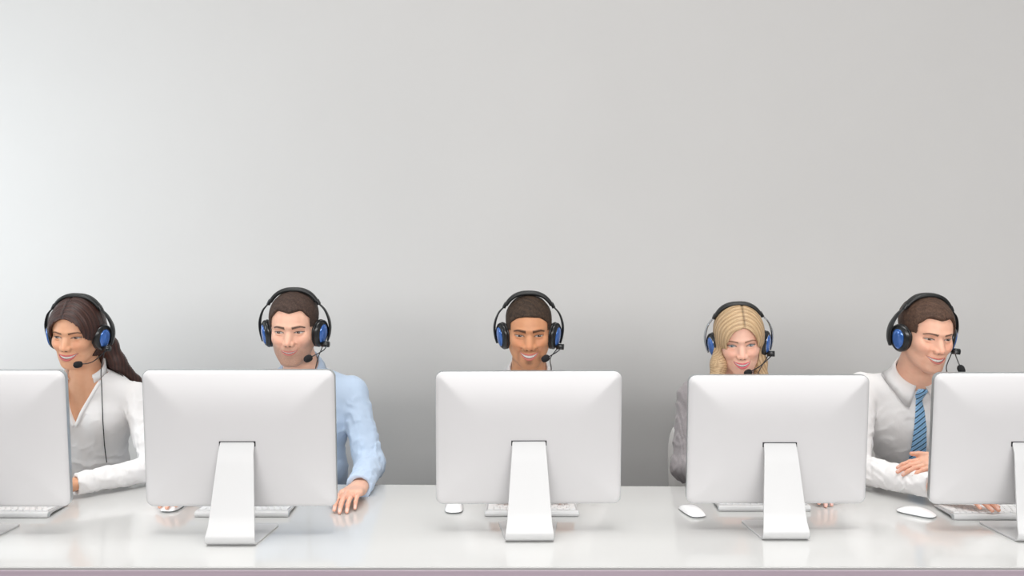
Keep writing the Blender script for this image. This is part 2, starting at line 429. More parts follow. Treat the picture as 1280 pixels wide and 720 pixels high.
def make_mouse():
    root = empty('mouse', (0, 0, 0)); L, Wm = .1135, .0575; n = 26; k_ = 14; v = []; f = []
    def outline(t):                              # half width along the length
        return Wm/2*(1-abs(2*t-1)**5)**.35*(1-.07*abs(2*t-1)**2)
    for i in range(n+1):
        t = .5-.5*math.cos(PI*i/n); y = (t-.5)*L; hw = max(outline(t), .0004); top = .0065+.0155*(1-abs(2*t-1)**2.3)
        for j in range(k_+1):
            s = 2*j/k_-1; v.append((hw*s, y, .0050+(top-.005)*(1-abs(s)**3.2)**.6))
    for i in range(n):
        for j in range(k_):
            a = i*(k_+1)+j; f.append((a, a+k_+1, a+k_+2, a+1))
    link('shell', pymesh('mouse_shell', v, f), M['mouse'], root)
    bm = bmesh.new(); ring = []
    for z, s in ((.0005, .88), (.0052, .995)):
        L1 = []
        for i in range(n+1):
            t = .5-.5*math.cos(PI*i/n); L1.append((outline(t)*s, (t-.5)*L*s, z))
        pts = L1+[(-x, y, z_) for x, y, z_ in L1[::-1][1:-1]]; ring.append([bm.verts.new(p) for p in pts])
    A, B = ring
    for k in range(len(A)): bm.faces.new((A[k], A[(k+1) % len(A)], B[(k+1) % len(A)], B[k]))
    bm.faces.new(A); bm.faces.new(B[::-1])
    link('base', bmm('mouse_base', bm), M['alu_dark'], root, smooth=False)
    return root
ms = make_mouse()
for i, (x, y, rz, lab) in enumerate([(-1.054, 2.830, -6, 'white computer mouse under the hand of the man in blue'),
        (-.180, 2.818, 2, 'white computer mouse peeking out below the left side of the middle computer'),
        (.551, 2.775, 14, 'white computer mouse left of the blonde woman\'s computer'),
        (1.232, 2.762, 48, 'white computer mouse before the forearm of the man with a tie')]):
    o = ms if i == 0 else copy_tree(ms)
    o.location = (x, y, DESK); o.rotation_euler = (0, 0, rad(rz)); tag(o, lab, 'mouse', 'mice on the desk')

# ------------------------------------------------------------------ chairs
def make_chair():
    root = empty('office_chair', (0, 0, 0))
    bm = bmesh.new(); box(bm, (-.21, -.21, .425), (.21, .20, .462), .014, 3); link('seat', bmm('seat', bm), M['chair'], root)
    v = []; f = []; n = 12; k_ = 8
    for side in (0, 1):
        for i in range(n+1):
            for j in range(k_+1):
                u = 2*i/n-1; t = j/k_; c = .022*(1-u*u)
                hw = .205*(1-.10*max(0, t-.8)/.2*1)
                v.append((u*hw, .20+.045*t+c+(.012 if side else 0), .49+.385*t-(.02*abs(u)**6 if t > .95 else 0)))
    o1 = (n+1)*(k_+1)
    for i in range(n):
        for j in range(k_):
            a = i*(k_+1)+j; f.append((a, a+1, a+k_+2, a+k_+1)); b = a+o1; f.append((b, b+k_+1, b+k_+2, b+1))
    for i in range(n):
        for j in (0, k_): a = i*(k_+1)+j; f.append((a, a+k_+1, a+k_+1+o1, a+o1))
    for j in range(k_):
        for i in (0, n): a = i*(k_+1)+j; f.append((a, a+1, a+1+o1, a+o1))
    me = pymesh('b', v, f); bm = bmesh.new(); bm.from_mesh(me)
    link('backrest', bmm('backrest', bm), M['chair'], root)
    for s in (-1, 1):
        link('back_post', tube_mesh('p', [(s*.19, .15, .44), (s*.19, .225, .46), (s*.192, .232, .52), (s*.186, .258, .80)], .009, 8), M['chrome'], root)
        for y in (-.17, .19):
            link('leg', tube_mesh('l', [(s*.18, y, .43), (s*.20, y*1.12, .0)], [.012, .009], 8), M['chrome'], root)
    return root
ch = make_chair()
for i, (x, y, lab) in enumerate([(-1.50, 3.27, 'white chair behind the woman in the white blouse'), (-.74, 3.27, 'white chair behind the man in the light blue shirt'),
        (.06, 3.27, 'white chair hidden behind the middle computer and its man'), (.806, 3.25, 'white chair whose back edge shows left of the woman in the grey blazer'),
        (1.50, 3.27, 'white chair behind the man with a tie')]):
    o = ch if i == 0 else copy_tree(ch)
    o.location = (x, y, 0); tag(o, lab, 'chair', 'chairs behind the desk')

# ------------------------------------------------------------------ headsets
def band_pt(a):                                  # superellipse arch, a from 0 (right) to pi
    c, s = math.cos(a), math.sin(a); n = 2/2.5
    return Vector((math.copysign(abs(c)**n, c)*.103, .012, abs(s)**n*.150-.013))
def arch_strip(name, a0, a1, w, th, n=40, off=0, wf=None):
    """rounded strip following the arch"""
    v = []; f = []; seg = 10
    for i in range(n+1):
        t = i/n; a = a0+(a1-a0)*t; p = band_pt(a); q = band_pt(a+.01)-band_pt(a-.01); q.normalize()
        nn = Vector((q.z, 0, -q.x)); 
        if nn.dot(Vector((p.x, 0, p.z))) < 0: nn = -nn
        ww = w*(wf(t) if wf else 1); tt = th*(wf(t)**.5 if wf else 1)
        for k in range(seg):
            b = 2*PI*k/seg; cb, sb = math.cos(b), math.sin(b)
            v.append(p+nn*(off+math.copysign(abs(sb)**.6, sb)*tt/2)+Vector((0, 1, 0))*math.copysign(abs(cb)**.6, cb)*ww/2)
    for i in range(n):
        for k in range(seg): f.append((i*seg+k, i*seg+(k+1) % seg, (i+1)*seg+(k+1) % seg, (i+1)*seg+k))
    f.append(tuple(range(seg))[::-1]); f.append(tuple(n*seg+k for k in range(seg)))
    me = pymesh(name, v, f); bm = bmesh.new(); bm.from_mesh(me); return bmm(name, bm)
def oval_lathe(name, prof, ry, rz, seg=40, pear=0.12):
    """profile list of (x, radius fraction); oval section in the y-z plane"""
    v = []; f = []; n = len(prof)
    for x, r in prof:
        for k in range(seg):
            a = 2*PI*k/seg; z = math.sin(a)*rz*r; v.append((x, math.cos(a)*ry*r*(1+pear*math.sin(a)), z))
    for i in range(n-1):
        for k in range(seg): f.append((i*seg+k, i*seg+(k+1) % seg, (i+1)*seg+(k+1) % seg, (i+1)*seg+k))
    f.append(tuple(range(seg))); f.append(tuple((n-1)*seg+k for k in range(seg)))
    me = pymesh(name, v, f); bm = bmesh.new(); bm.from_mesh(me); return bmm(name, bm)
def make_headset(white_arm=False, earx=.090):
    root = empty('headset', (0, 0, 0))
    link('headband', arch_strip('headband', rad(40), rad(140), .031, .0155, off=-.003, wf=lambda t: .72+.28*math.sin(PI*t)), M['pad'], root)
    for s in (1, -1):
        fl = lambda a: a if s > 0 else PI-a
        link('band_joint', arch_strip('joint', fl(rad(34)), fl(rad(43)), .021, .0125, n=6), M['blk'], root)
        bp = band_pt(rad(36)); cc = catmull([(s*bp.x, bp.y, bp.z), (s*.107, .013, .062), (s*.119, .020, .030), (s*.1225, .026, .0), (s*.119, .028, -.030), (s*.113, .024, -.052)], 6)
        link('yoke', tube_mesh('yoke', cc, [.0075+.0065*min(1, i/14)-.004*max(0, i/len(cc)-.75)*4 for i in range(len(cc))], 12, sx=.34, sy=1, frame_up=(0, 1, 0)), M['silver'] if white_arm else M['blk'], root)
        TT = Matrix.Translation((s*earx, .004, -.020)) @ Matrix.Rotation(rad(-s*26), 4, 'Z') @ Matrix.Rotation(rad(s*7), 4, 'Y') @ Matrix.Diagonal((s, 1, 1, 1))
        me = oval_lathe('cushion', [(-.010, .62), (-.013, .72), (-.0135, .85), (-.011, .97), (-.006, 1.04), (-.001, 1.02), (.001, .9)], .0400, .0475)
        me.transform(TT); cu = me
        me = oval_lathe('cup', [(0, .95), (.001, 1.0), (.005, 1.0), (.008, .96), (.012, .86), (.0145, .78)], .040, .0485)
        me.transform(TT); cup = link('ear_cup', me, M['blk'], root)
        link('ear_cushion', cu, M['cush'], cup)
        me = oval_lathe('ring', [(.0120, .80), (.0150, .80), (.0155, .76), (.013, .74)], .031, .0490); me.transform(TT); link('cup_ring', me, M['silver'] if white_arm else M['blk'], cup)
        me = oval_lathe('plate', [(.0130, .76), (.0165, .72), (.0195, .60), (.0213, .42), (.0222, .2), (.0225, .05)], .030, .0480); me.transform(TT)
        link('blue_plate', me, M['blue'], cup)
    return root

# ------------------------------------------------------------------ people
def Rm(yaw, pitch, roll):
    return np.array(Matrix.Rotation(rad(yaw), 3, 'Z') @ Matrix.Rotation(rad(pitch), 3, 'X') @ Matrix.Rotation(rad(roll), 3, 'Y'), np.float32)
XE, ZE = .0338, .0

def face_sdf(P, h):
    """head in its own frame: eyes at z=0, face towards -y; P in metres of a standard head"""
    fem = h['fem']; X = P[:, 0]; ax = np.abs(X); Y = P[:, 1]; Z = P[:, 2]
    Q = P.copy(); Q[:, 0] = ax                       # mirrored
    jw = h.get('jaw', 1.0)
    d = ell(P, (0, .014, .034), (.0765, .096, .086))
    d = smin(d, ell(P, (0, -.020, .020), (.066, .068, .062)), .02)                 # forehead
    d = smin(d, ell(P, (0, -.020, -.042), (.0615*(.97 if fem else 1), .063, .074)), .03)   # face mass
    d = smin(d, cap(Q, (.050*jw, .004, -.052), (.020*jw, -.058, -.102), .017 if fem else .021, .014 if fem else .017), .028)
    d = smin(d, ell(P, (0, -.066, -.108), (.019 if fem else .023, .016, .0145)), .016)       # chin
    d = smin(d, ell(Q, (.040, -.051, -.026), (.021, .022, .020)), .026)              # cheekbones
    d = smin(d, ell(P, (0, -.067, -.069), (.030, .022, .028)), .016)                # muzzle
    fr = ss(-.035, -.055, Y)                                                      # front mask
    # brow ridge, socket
    br = .0035 if fem else .0058
    d = d-fr*br*gs((ax-.028)/.020, (Z-.021)/.0085)-fr*.002*gs(ax/.012, (Z-.018)/.01)
    d = d+fr*.0105*gs((ax-XE)/.0150, (Z+.001)/.0125)+fr*.005*gs((ax-.014)/.008, (Z-.004)/.010)
    eye = ell(Q, (XE, -.0650, ZE-.0005), (.0150, .0128, .0122))
    d = smin(d, eye, .0035)
    # eye opening is slightly recessed between the lids
    u = (ax-XE)/.0162; op = h.get('lid', .0042)+.0008
    zu = op*(1-u*u)+.0008*u; zl = -.0034*(1-u*u)+.0006*u
    ins = ss(-.0006, .0006, zu-(Z-ZE))*ss(-.0006, .0006, (Z-ZE)-zl)*(np.abs(u) < 1)
    d = d+fr*.0012*ins
    d = d-fr*.0010*np.exp(-((Z-ZE-zu-.0022)/.0014)**2)*(np.abs(u) < 1.1)+fr*.0012*np.exp(-((Z-ZE-zu-.0058)/.0013)**2)*(np.abs(u) < 1.0)
    d = d-fr*.0016*gs(u/.9, (Z-ZE+.0085)/.0028)+fr*.0014*gs(u/1.0, (Z-ZE+.0125)/.0022)
    # nose
    nw = h.get('nose', 1.0)
    tip = (0, -.1035 if not fem else -.1005, -.0335)
    n = cap(P, (0, -.076, .010), tip, .0070, .0088*nw)
    n = smin(n, ell(Q, (.0115*nw, -.0915, -.0375), (.0082*nw, .0105, .0078)), .006)
    n = smin(n, cap(P, (0, -.082, -.012), (0, -.088, -.034), .012*nw, .015*nw), .010)
    d = smin(d, n, .010)
    d = smax(d, -ell(Q, (.0062*nw, -.0985, -.0445), (.0036*nw, .0062, .0038)), .003)
    d = d+fr*.0010*gs((ax-.0205*nw)/.0022, (Z+.040)/.007)
    # smiling mouth
    mw = h['mw']; o = h['open']; zm = -.0700; u = X/mw; u2 = np.clip(u*u, 0, 1.6); au = np.abs(u)
    up = zm+.0030+h['curve']*.4*u2; lo_ = zm+.0030-o+(h['curve']*.4+o)*u2
    prof = np.clip(1-u2, 0, 1)**.7
    ul = h['lip']*.0068*prof*(1-.18*np.exp(-(u/.12)**2)); ll = h['lip']*.0090*prof
    inside = (u2 < 1)
    tU = (Z-up)/np.maximum(ul, 1e-4); tL = (lo_-Z)/np.maximum(ll, 1e-4)
    d = d-fr*inside*.0032*np.where((tU > -.15) & (tU < 1.2), np.clip(1-((tU-.45)/.75)**2, 0, 1), 0)*prof
    d = d-fr*inside*.0046*np.where((tL > -.15) & (tL < 1.2), np.clip(1-((tL-.45)/.75)**2, 0, 1), 0)*prof
    mo = ss(-.0007, .0007, up-Z)*ss(-.0007, .0007, Z-lo_)*inside
    low = ss(0, 1, np.clip((up-Z)/np.maximum(o*.75*prof, 1e-4)-.75, 0, 1))
    d = d+fr*mo*(.0022+.003*low+.003*u2**3)
    d = d+fr*.0014*gs((au-1.04)*mw/.005, (Z-up)/.006)                              # mouth corners
    d = d+fr*.0016*gs(X/.014, (Z-zm+.0205)/.0040)                                  # under the lower lip
    # smile: cheek pads and nasolabial folds
    sm = h.get('smile', 1)
    d = d-fr*sm*.0050*gs((ax-.038)/.015, (Z+.034)/.014)
    t = np.clip((-.036-Z)/.032, 0, 1); xf = .021+.018*t**.9
    fold = np.exp(-((ax-xf)/.0036)**2)*ss(-.076, -.066, Z)*ss(-.034, -.042, Z)
    d = d+fr*sm*.0013*fold
    # ears
    d = smin(d, ell(Q, (.0765, .014, -.006), (.0065, .017, .030)), .006)
    return d*.92

def face_col(P, h):
    X = P[:, 0]; ax = np.abs(X); Y = P[:, 1]; Z = P[:, 2]; fem = h['fem']
    base = np.array(lin(*h['skin'])); col = np.tile(base, (len(P), 1)).astype(np.float64)
    def mix(c, m_): 
        nonlocal col
        m_ = np.clip(m_, 0, 1)[:, None]; col = col*(1-m_)+np.array(c)*m_
    fr = ss(-.035, -.055, Y)
    col *= (1+.05*noise(P, 60, 3)[:, None]*np.array([.5, .9, 1]))
    red = base*np.array([1.0, .72, .68])
    mix(red, fr*.34*gs((ax-.040)/.020, (Z+.030)/.020)); mix(red, fr*.34*gs(ax/.015, (Z+.034)/.014))
    if h.get('stubble', 0):
        s_ = h['stubble']; nn = .8+.4*noise(P, 900, 5)
        m_ = ss(-.040, -.062, Z-.35*np.clip(ax-.03, 0, 1))*ss(.012, -.01, Y)*ss(-.135, -.115, Z)
        m_ *= 1-gs((ax-.036)/.018, (Z+.045)/.016)*.8
        if h.get('goatee'):
            m_ = np.maximum(gs(X/.017, (Z+.094)/.011)*1.0, gs((Z+.0510+.12*ax)/.0042, np.clip(ax-.030, 0, 1)/.005)*.55*(Y < -.06))
            m_ = np.maximum(m_, .40*np.exp(-((ax-.037)/.006)**2)*ss(-.052, -.06, Z)*ss(-.10, -.09, Z))
            m_ = np.maximum(m_, .35*ss(-.085, -.1, Z)*ss(-.12, -.108, Z))
        mix(np.array(lin(*h['hair']))*1.6, m_*s_*(.75+.5*np.random.RandomState(4).rand(len(P))))
    # brows
    bx = np.clip((ax-.014)/.038, 0, 1); bz = .0180+.0042*np.sin(np.clip(bx*1.1, 0, 1.1)*PI*.80)-.010*np.clip(bx-.7, 0, 1)-.0012+h.get('browz', 0)
    bw = h['brow']*(1-.5*bx)*.0043
    mb = np.exp(-((Z-bz)/bw)**4)*(ax > .0120)*(ax < .0535)*fr*(.72+.28*np.random.RandomState(6).rand(len(P)))
    mix(np.array(lin(*h['browc'])), mb)
    # eyes
    u = (ax-XE)/.0162; op = h.get('lid', .0042)+.0008; zz = Z-ZE
    zu = op*(1-u*u)+.0008*u; zl = -.0034*(1-u*u)+.0006*u
    ok = fr*(np.abs(u) < 1.08)
    mix(base*.62, ok*ss(.0046, .002, np.abs(zz-zu-.0025))*.5)
    ins = ss(-.0004, .0004, zu-zz)*ss(-.0004, .0004, zz-zl)*(np.abs(u) < 1)*fr
    mix((.50, .46, .44), ins)
    gx = h.get('gaze', 0); r = np.hypot(X-np.sign(X)*XE-gx, zz+.0004-h.get('gz', -.0006))
    mix(lin(*h['iris']), ins*ss(.0064, .0052, r)); mix((.01, .008, .008), ins*ss(.0030, .0022, r))
    mix((.9, .9, .9), ins*ss(.0014, .0006, np.hypot(X-np.sign(X)*XE-gx-.0018, zz-.0014))*.9)
    lash = np.exp(-((zz-zu-.0002)/(.0017 if fem else .0014))**2)*ok
    mix((.012, .009, .008), lash*(1.0 if fem else .92)); mix(base*.35, np.exp(-((zz-zl)/.0007)**2)*ok*(.7 if fem else .5))
    # mouth
    mw = h['mw']; o = h['open']; zm = -.0700; u = X/mw; u2 = np.clip(u*u, 0, 1.6)
    up = zm+.0030+h['curve']*.4*u2; lo_ = zm+.0030-o+(h['curve']*.4+o)*u2; prof = np.clip(1-u2, 0, 1)**.7
    ul = h['lip']*.0068*prof*(1-.18*np.exp(-(u/.12)**2)); ll = h['lip']*.0090*prof
    fm = fr*(u2 < 1)
    mix(lin(*h['lipc']), fm*ss(-.0007, .0004, up+ul-Z)*ss(-.0007, .0004, Z-lo_+ll))
    mo = fm*ss(-.0004, .0004, up-Z)*ss(-.0004, .0004, Z-lo_)
    mix((.10, .018, .018), mo)
    tooth = mo*ss(1.0, .86, np.abs(u))*ss(-.0003, .0005, Z-(lo_+.0012*prof))
    gap = 1-.22*np.exp(-((np.mod(X/.0078+.5*0, 1)-.5)/.06)**2)
    m_ = tooth; col = col*(1-m_[:, None])+(np.array((.82, .79, .75))*gap[:, None])*m_[:, None]
    # nostril tint
    mix(base*.25, fr*ss(.0052, .003, np.sqrt((ax-.0062*h.get('nose', 1))**2+((Z+.0445)/.8)**2))*(Y < -.085))
    return np.clip(col, 0, 1)

def hair_sdf_men(P, h):
    X = P[:, 0]; ax = np.abs(X); Y = P[:, 1]; Z = P[:, 2]; Q = P.copy(); Q[:, 0] = ax
    t = h.get('hairt', .006)
    d = ell(P, (0, .014, .034), (.0765+.002, .096, .086))
    d = smin(d, ell(P, (0, -.020, .020), (.067, .068, .062)), .02)
    d = d-(t*(.45+.75*ss(.0, .09, Z)))
    hz = h.get('hairline', .066)
    pl = -( .75*(Z-hz)+.66*(Y+.075)+h.get('peak', .004)*np.exp(-(X/.014)**2)-h.get('temple', .004)*gs((ax-.040)/.013, (Z-hz+.004)/.02))
    side = -cap(Q, (.077, -.012, .02), (.075, -.014, -.020), .013)                # sideburn region (negative of distance)
    reg = np.minimum(pl, -side)
    reg = np.minimum(reg, -np.minimum(np.minimum(ax-h.get('tw', .0655), Z-.012), Y+.075)*1.0)
    reg = smax(reg, -(Z+.075), .01)
    n = noise(P, 300, 2)*.0004+noise(P, 70, 7)*.0008*ss(.02, .08, Z)
    return smax(d, reg*.9, .006)-n
def hair_sdf_fem(P, h):
    X = P[:, 0]-h.get('part', 0); Y = P[:, 1]; Z = P[:, 2]
    t = h.get('hairt', .012)
    d = ell(P, (0, .014, .034), (.078, .097, .086)); d = smin(d, ell(P, (0, -.020, .022), (.068, .068, .062)), .02)
    d = smin(d, ell(P, (0, .035, -.03), (.068, .062, .08)), .03)
    d = d-t
    d = d+.0035*np.exp(-(X/.004)**2)*ss(.03, .07, Z)*ss(.05, .0, Y)                 # parting
    xc = P[:, 0]-h.get('part', 0)*.35
    fx = np.where(xc > 0, h.get('fr', .059), h.get('fl', .059))
    opn = 1-np.sqrt((xc/fx)**2+(np.where(Z > -.01, (Z+.01)/h.get('fz', .083), (Z+.01)/.2))**2)
    reg = np.maximum(-opn*.05, 0)-np.maximum(opn*.05, 0)
    front = ss(.0, -.02, Y)
    cut = np.where(Y < .02, opn*.055-ss(-.03, 0, Y)*.03, -.05)
    # strands flow away from the parting
    ang = np.arctan2(Z-.03, np.abs(X)+.004)
    rr_ = np.sqrt((xc/.06)**2+(Z/.085)**2)*.07
    wv_ = Y*.55+rr_
    fl = np.sin(wv_*260+1.5*np.sin(X*45+Z*20))*.0007+np.sin(wv_*760+2*np.sin(np.abs(X)*60+Y*30))*.0005
    return smax(d, cut, .005)-fl

def place(P, h):                                  # world -> head frame
    return ((P-h['pos'])@h['R'])/h['s']
def unplace(P, h): return (P*h['s'])@h['R'].T+h['pos']

def hand_joints(wr, f, n, left, curl=(15, 30, 30), spread=.05, s=1., thumb=(.55, .75, .25), rest=None):
    f = np.array(f, float); f /= np.linalg.norm(f); n = np.array(n, float); n -= f*(n@f); n /= np.linalg.norm(n)
    t = np.cross(f, n)*(-1 if left else 1); wr = np.array(wr, float)
    caps = []; tips = []
    L = [(.041, .025, .021), (.045, .028, .022), (.042, .026, .022), (.032, .020, .019)]
    lat = [.027, .009, -.009, -.026]; fw = [.086, .089, .085, .077]
    rr = [(.0090, .0080, .0073, .0062), (.0092, .0082, .0074, .0063), (.0088, .0078, .0071, .0060), (.0078, .0070, .0063, .0054)]
    palm = []
    for i in range(4):
        k = wr+(f*fw[i]+t*lat[i])*s; palm.append((wr+t*lat[i]*.45*s+f*.004, k-n*.001, .0150*s, .0112*s))
        p = k; a = 0; dl = t*spread*(1.5-i)
        for j in range(3):
            a += rad(curl[j]*(1+.05*(i-1.5))); dr = f*math.cos(a)+n*math.sin(a)+dl*.7; dr /= np.linalg.norm(dr)
            q = p+dr*L[i][j]*s; caps.append((i, p, q, rr[i][j]*s, rr[i][j+1]*s)); p = q
        nn = -n*math.cos(a)+f*math.sin(a); tips.append((p-dr*.004*s+nn*rr[i][3]*s*.75, nn, dr))
    p = wr+(f*.022+t*.020)*s; dr = t*thumb[0]+f*thumb[1]+n*thumb[2]; dr /= np.linalg.norm(dr)
    for j, (l, ra, rb) in enumerate(((.042, .0135, .0108), (.032, .0105, .0093), (.026, .0092, .0072))):
        q = p+dr*l*s; caps.append((4, p, q, ra*s, rb*s)); p = q
        dr = dr*.8+f*.35-t*.12; dr /= np.linalg.norm(dr)
    palm.append((wr-f*.0+t*.008*s, wr+(f*.045+t*.026)*s+n*.004, .015*s, .012*s))
    lowz = min(c[2][2]-c[4] for c in caps)
    H = dict(w=wr, f=f, n=n, t=t, caps=caps, palm=palm, s=s, tips=tips)
    if rest is not None:
        dz = np.array([0, 0, rest-lowz+.0008])
        H['w'] = wr+dz; H['caps'] = [(i, a+dz, b+dz, ra, rb) for i, a, b, ra, rb in caps]; H['palm'] = [(a+dz, b+dz, ra, rb) for a, b, ra, rb in palm]
        H['tips'] = [(a+dz, b, c) for a, b, c in tips]
    return H
def hand_sdf(P, H, elbow, wr=.026):
    d = None
    for a, b, ra, rb in H['palm']:
        c = cap(P, a, b, ra, rb); d = c if d is None else smin(d, c, .010)
    w = H['w']; fd = (np.array(elbow)-w); fd = fd/np.linalg.norm(fd); s = H['s']
    for q in (-.010, .010):
        d = smin(d, cap(P, w+H['t']*q*s-fd*.004, w+H['t']*q*s+fd*.10, .0185*s, .026*s), .014)
    for i in range(5):
        fd_ = None
        for k, a, b, ra, rb in H['caps']:
            if k != i: continue
            c = cap(P, a, b, ra, rb); fd_ = c if fd_ is None else smin(fd_, c, .003)
            # knuckle bump
        d = smin(d, fd_, .0045 if i < 4 else .010)
    kn = [c for c in H['caps']]
    for k, a, b, ra, rb in H['caps']:
        d = d-.0007*np.exp(-(((P-a)**2).sum(1))/(.006**2))
    return d
def hand_col(P, H, skin, nail=None):
    base = np.array(lin(*skin)); col = np.tile(base, (len(P), 1)); col *= (1+.05*noise(P, 90, 4)[:, None])
    red = base*np.array([1.0, .68, .62])
    for k, a, b, ra, rb in H['caps']:
        m_ = np.exp(-(((P-b)**2).sum(1))/(.010**2))*.35; col = col*(1-m_[:, None])+red*m_[:, None]
    for p, nn, dr in H['tips']:
        q = P-p; m_ = ss(.0068, .0050, np.sqrt((q**2).sum(1)))*(q@nn > -.0015)
        col = col*(1-.7*m_[:, None])+np.array(lin(*(nail or (236, 200, 190))))*.7*m_[:, None]
    return np.clip(col, 0, 1)

def torso_sdf(P, b, g=0.0):
    """body trunk, neck root to hips. b: joint dictionary"""
    c = b['chest']; hp = b['hip']; n = b['neck']; sl, sr = b['shL'], b['shR']; f = b['fem']
    cw = .145 if f else .165
    cx, cy, cz = c
    T = np.array([cx, cy, cz])
    Q = P
    mid = (np.array(c)+np.array(hp))/2
    d = ell(Q, c, (cw, .100 if f else .112, .165))
    d = smin(d, ell(Q, mid+np.array([0, -.0, -.01]), (.118 if f else .142, .088 if f else .105, .16)), .05)
    d = smin(d, ell(Q, hp, (.165, .12, .12)), .06)
    r = .044 if f else .052
    for s in (sl, sr):
        s = np.array(s); root = np.array(n)+np.array([0, .005, -.035])
        d = smin(d, cap(Q, root+np.array([0, 0, .012]), s+np.array([0, 0, -.006]), .040, r*.94), .045)
    if f:
        for sx in (-1, 1):
            d = smin(d, ell(Q, np.array(c)+np.array([sx*.068, -.068, .0]), (.058, .052, .058)), .03)
    d = smin(d, cap(Q, np.array(n)+np.array([0, .01, -.06]), n, .052 if not f else .045, .050 if not f else .043), .03)
    return d-g
def arm_sdf(P, sh, el, wr, g, f):
    r = (.041, .033, .025) if f else (.046, .039, .030)
    d = cap(P, sh, el, r[0]+g, r[1]+g*1.4)
    return smin(d, cap(P, el, wr, r[1]+g*1.4, r[2]+g), .02)

def head_dict(px, eyey, s, yaw, pitch, roll, d=3.17, **k):
    h = dict(k); h['s'] = s; h['R'] = Rm(yaw, pitch, roll); h['ypr'] = (yaw, pitch, roll)
    zf = CAMZ-(eyey-294)/F*(d-.08); h['pos'] = np.array([(px-640)/F*d, d, zf+.08*math.sin(rad(pitch))], np.float32); return h

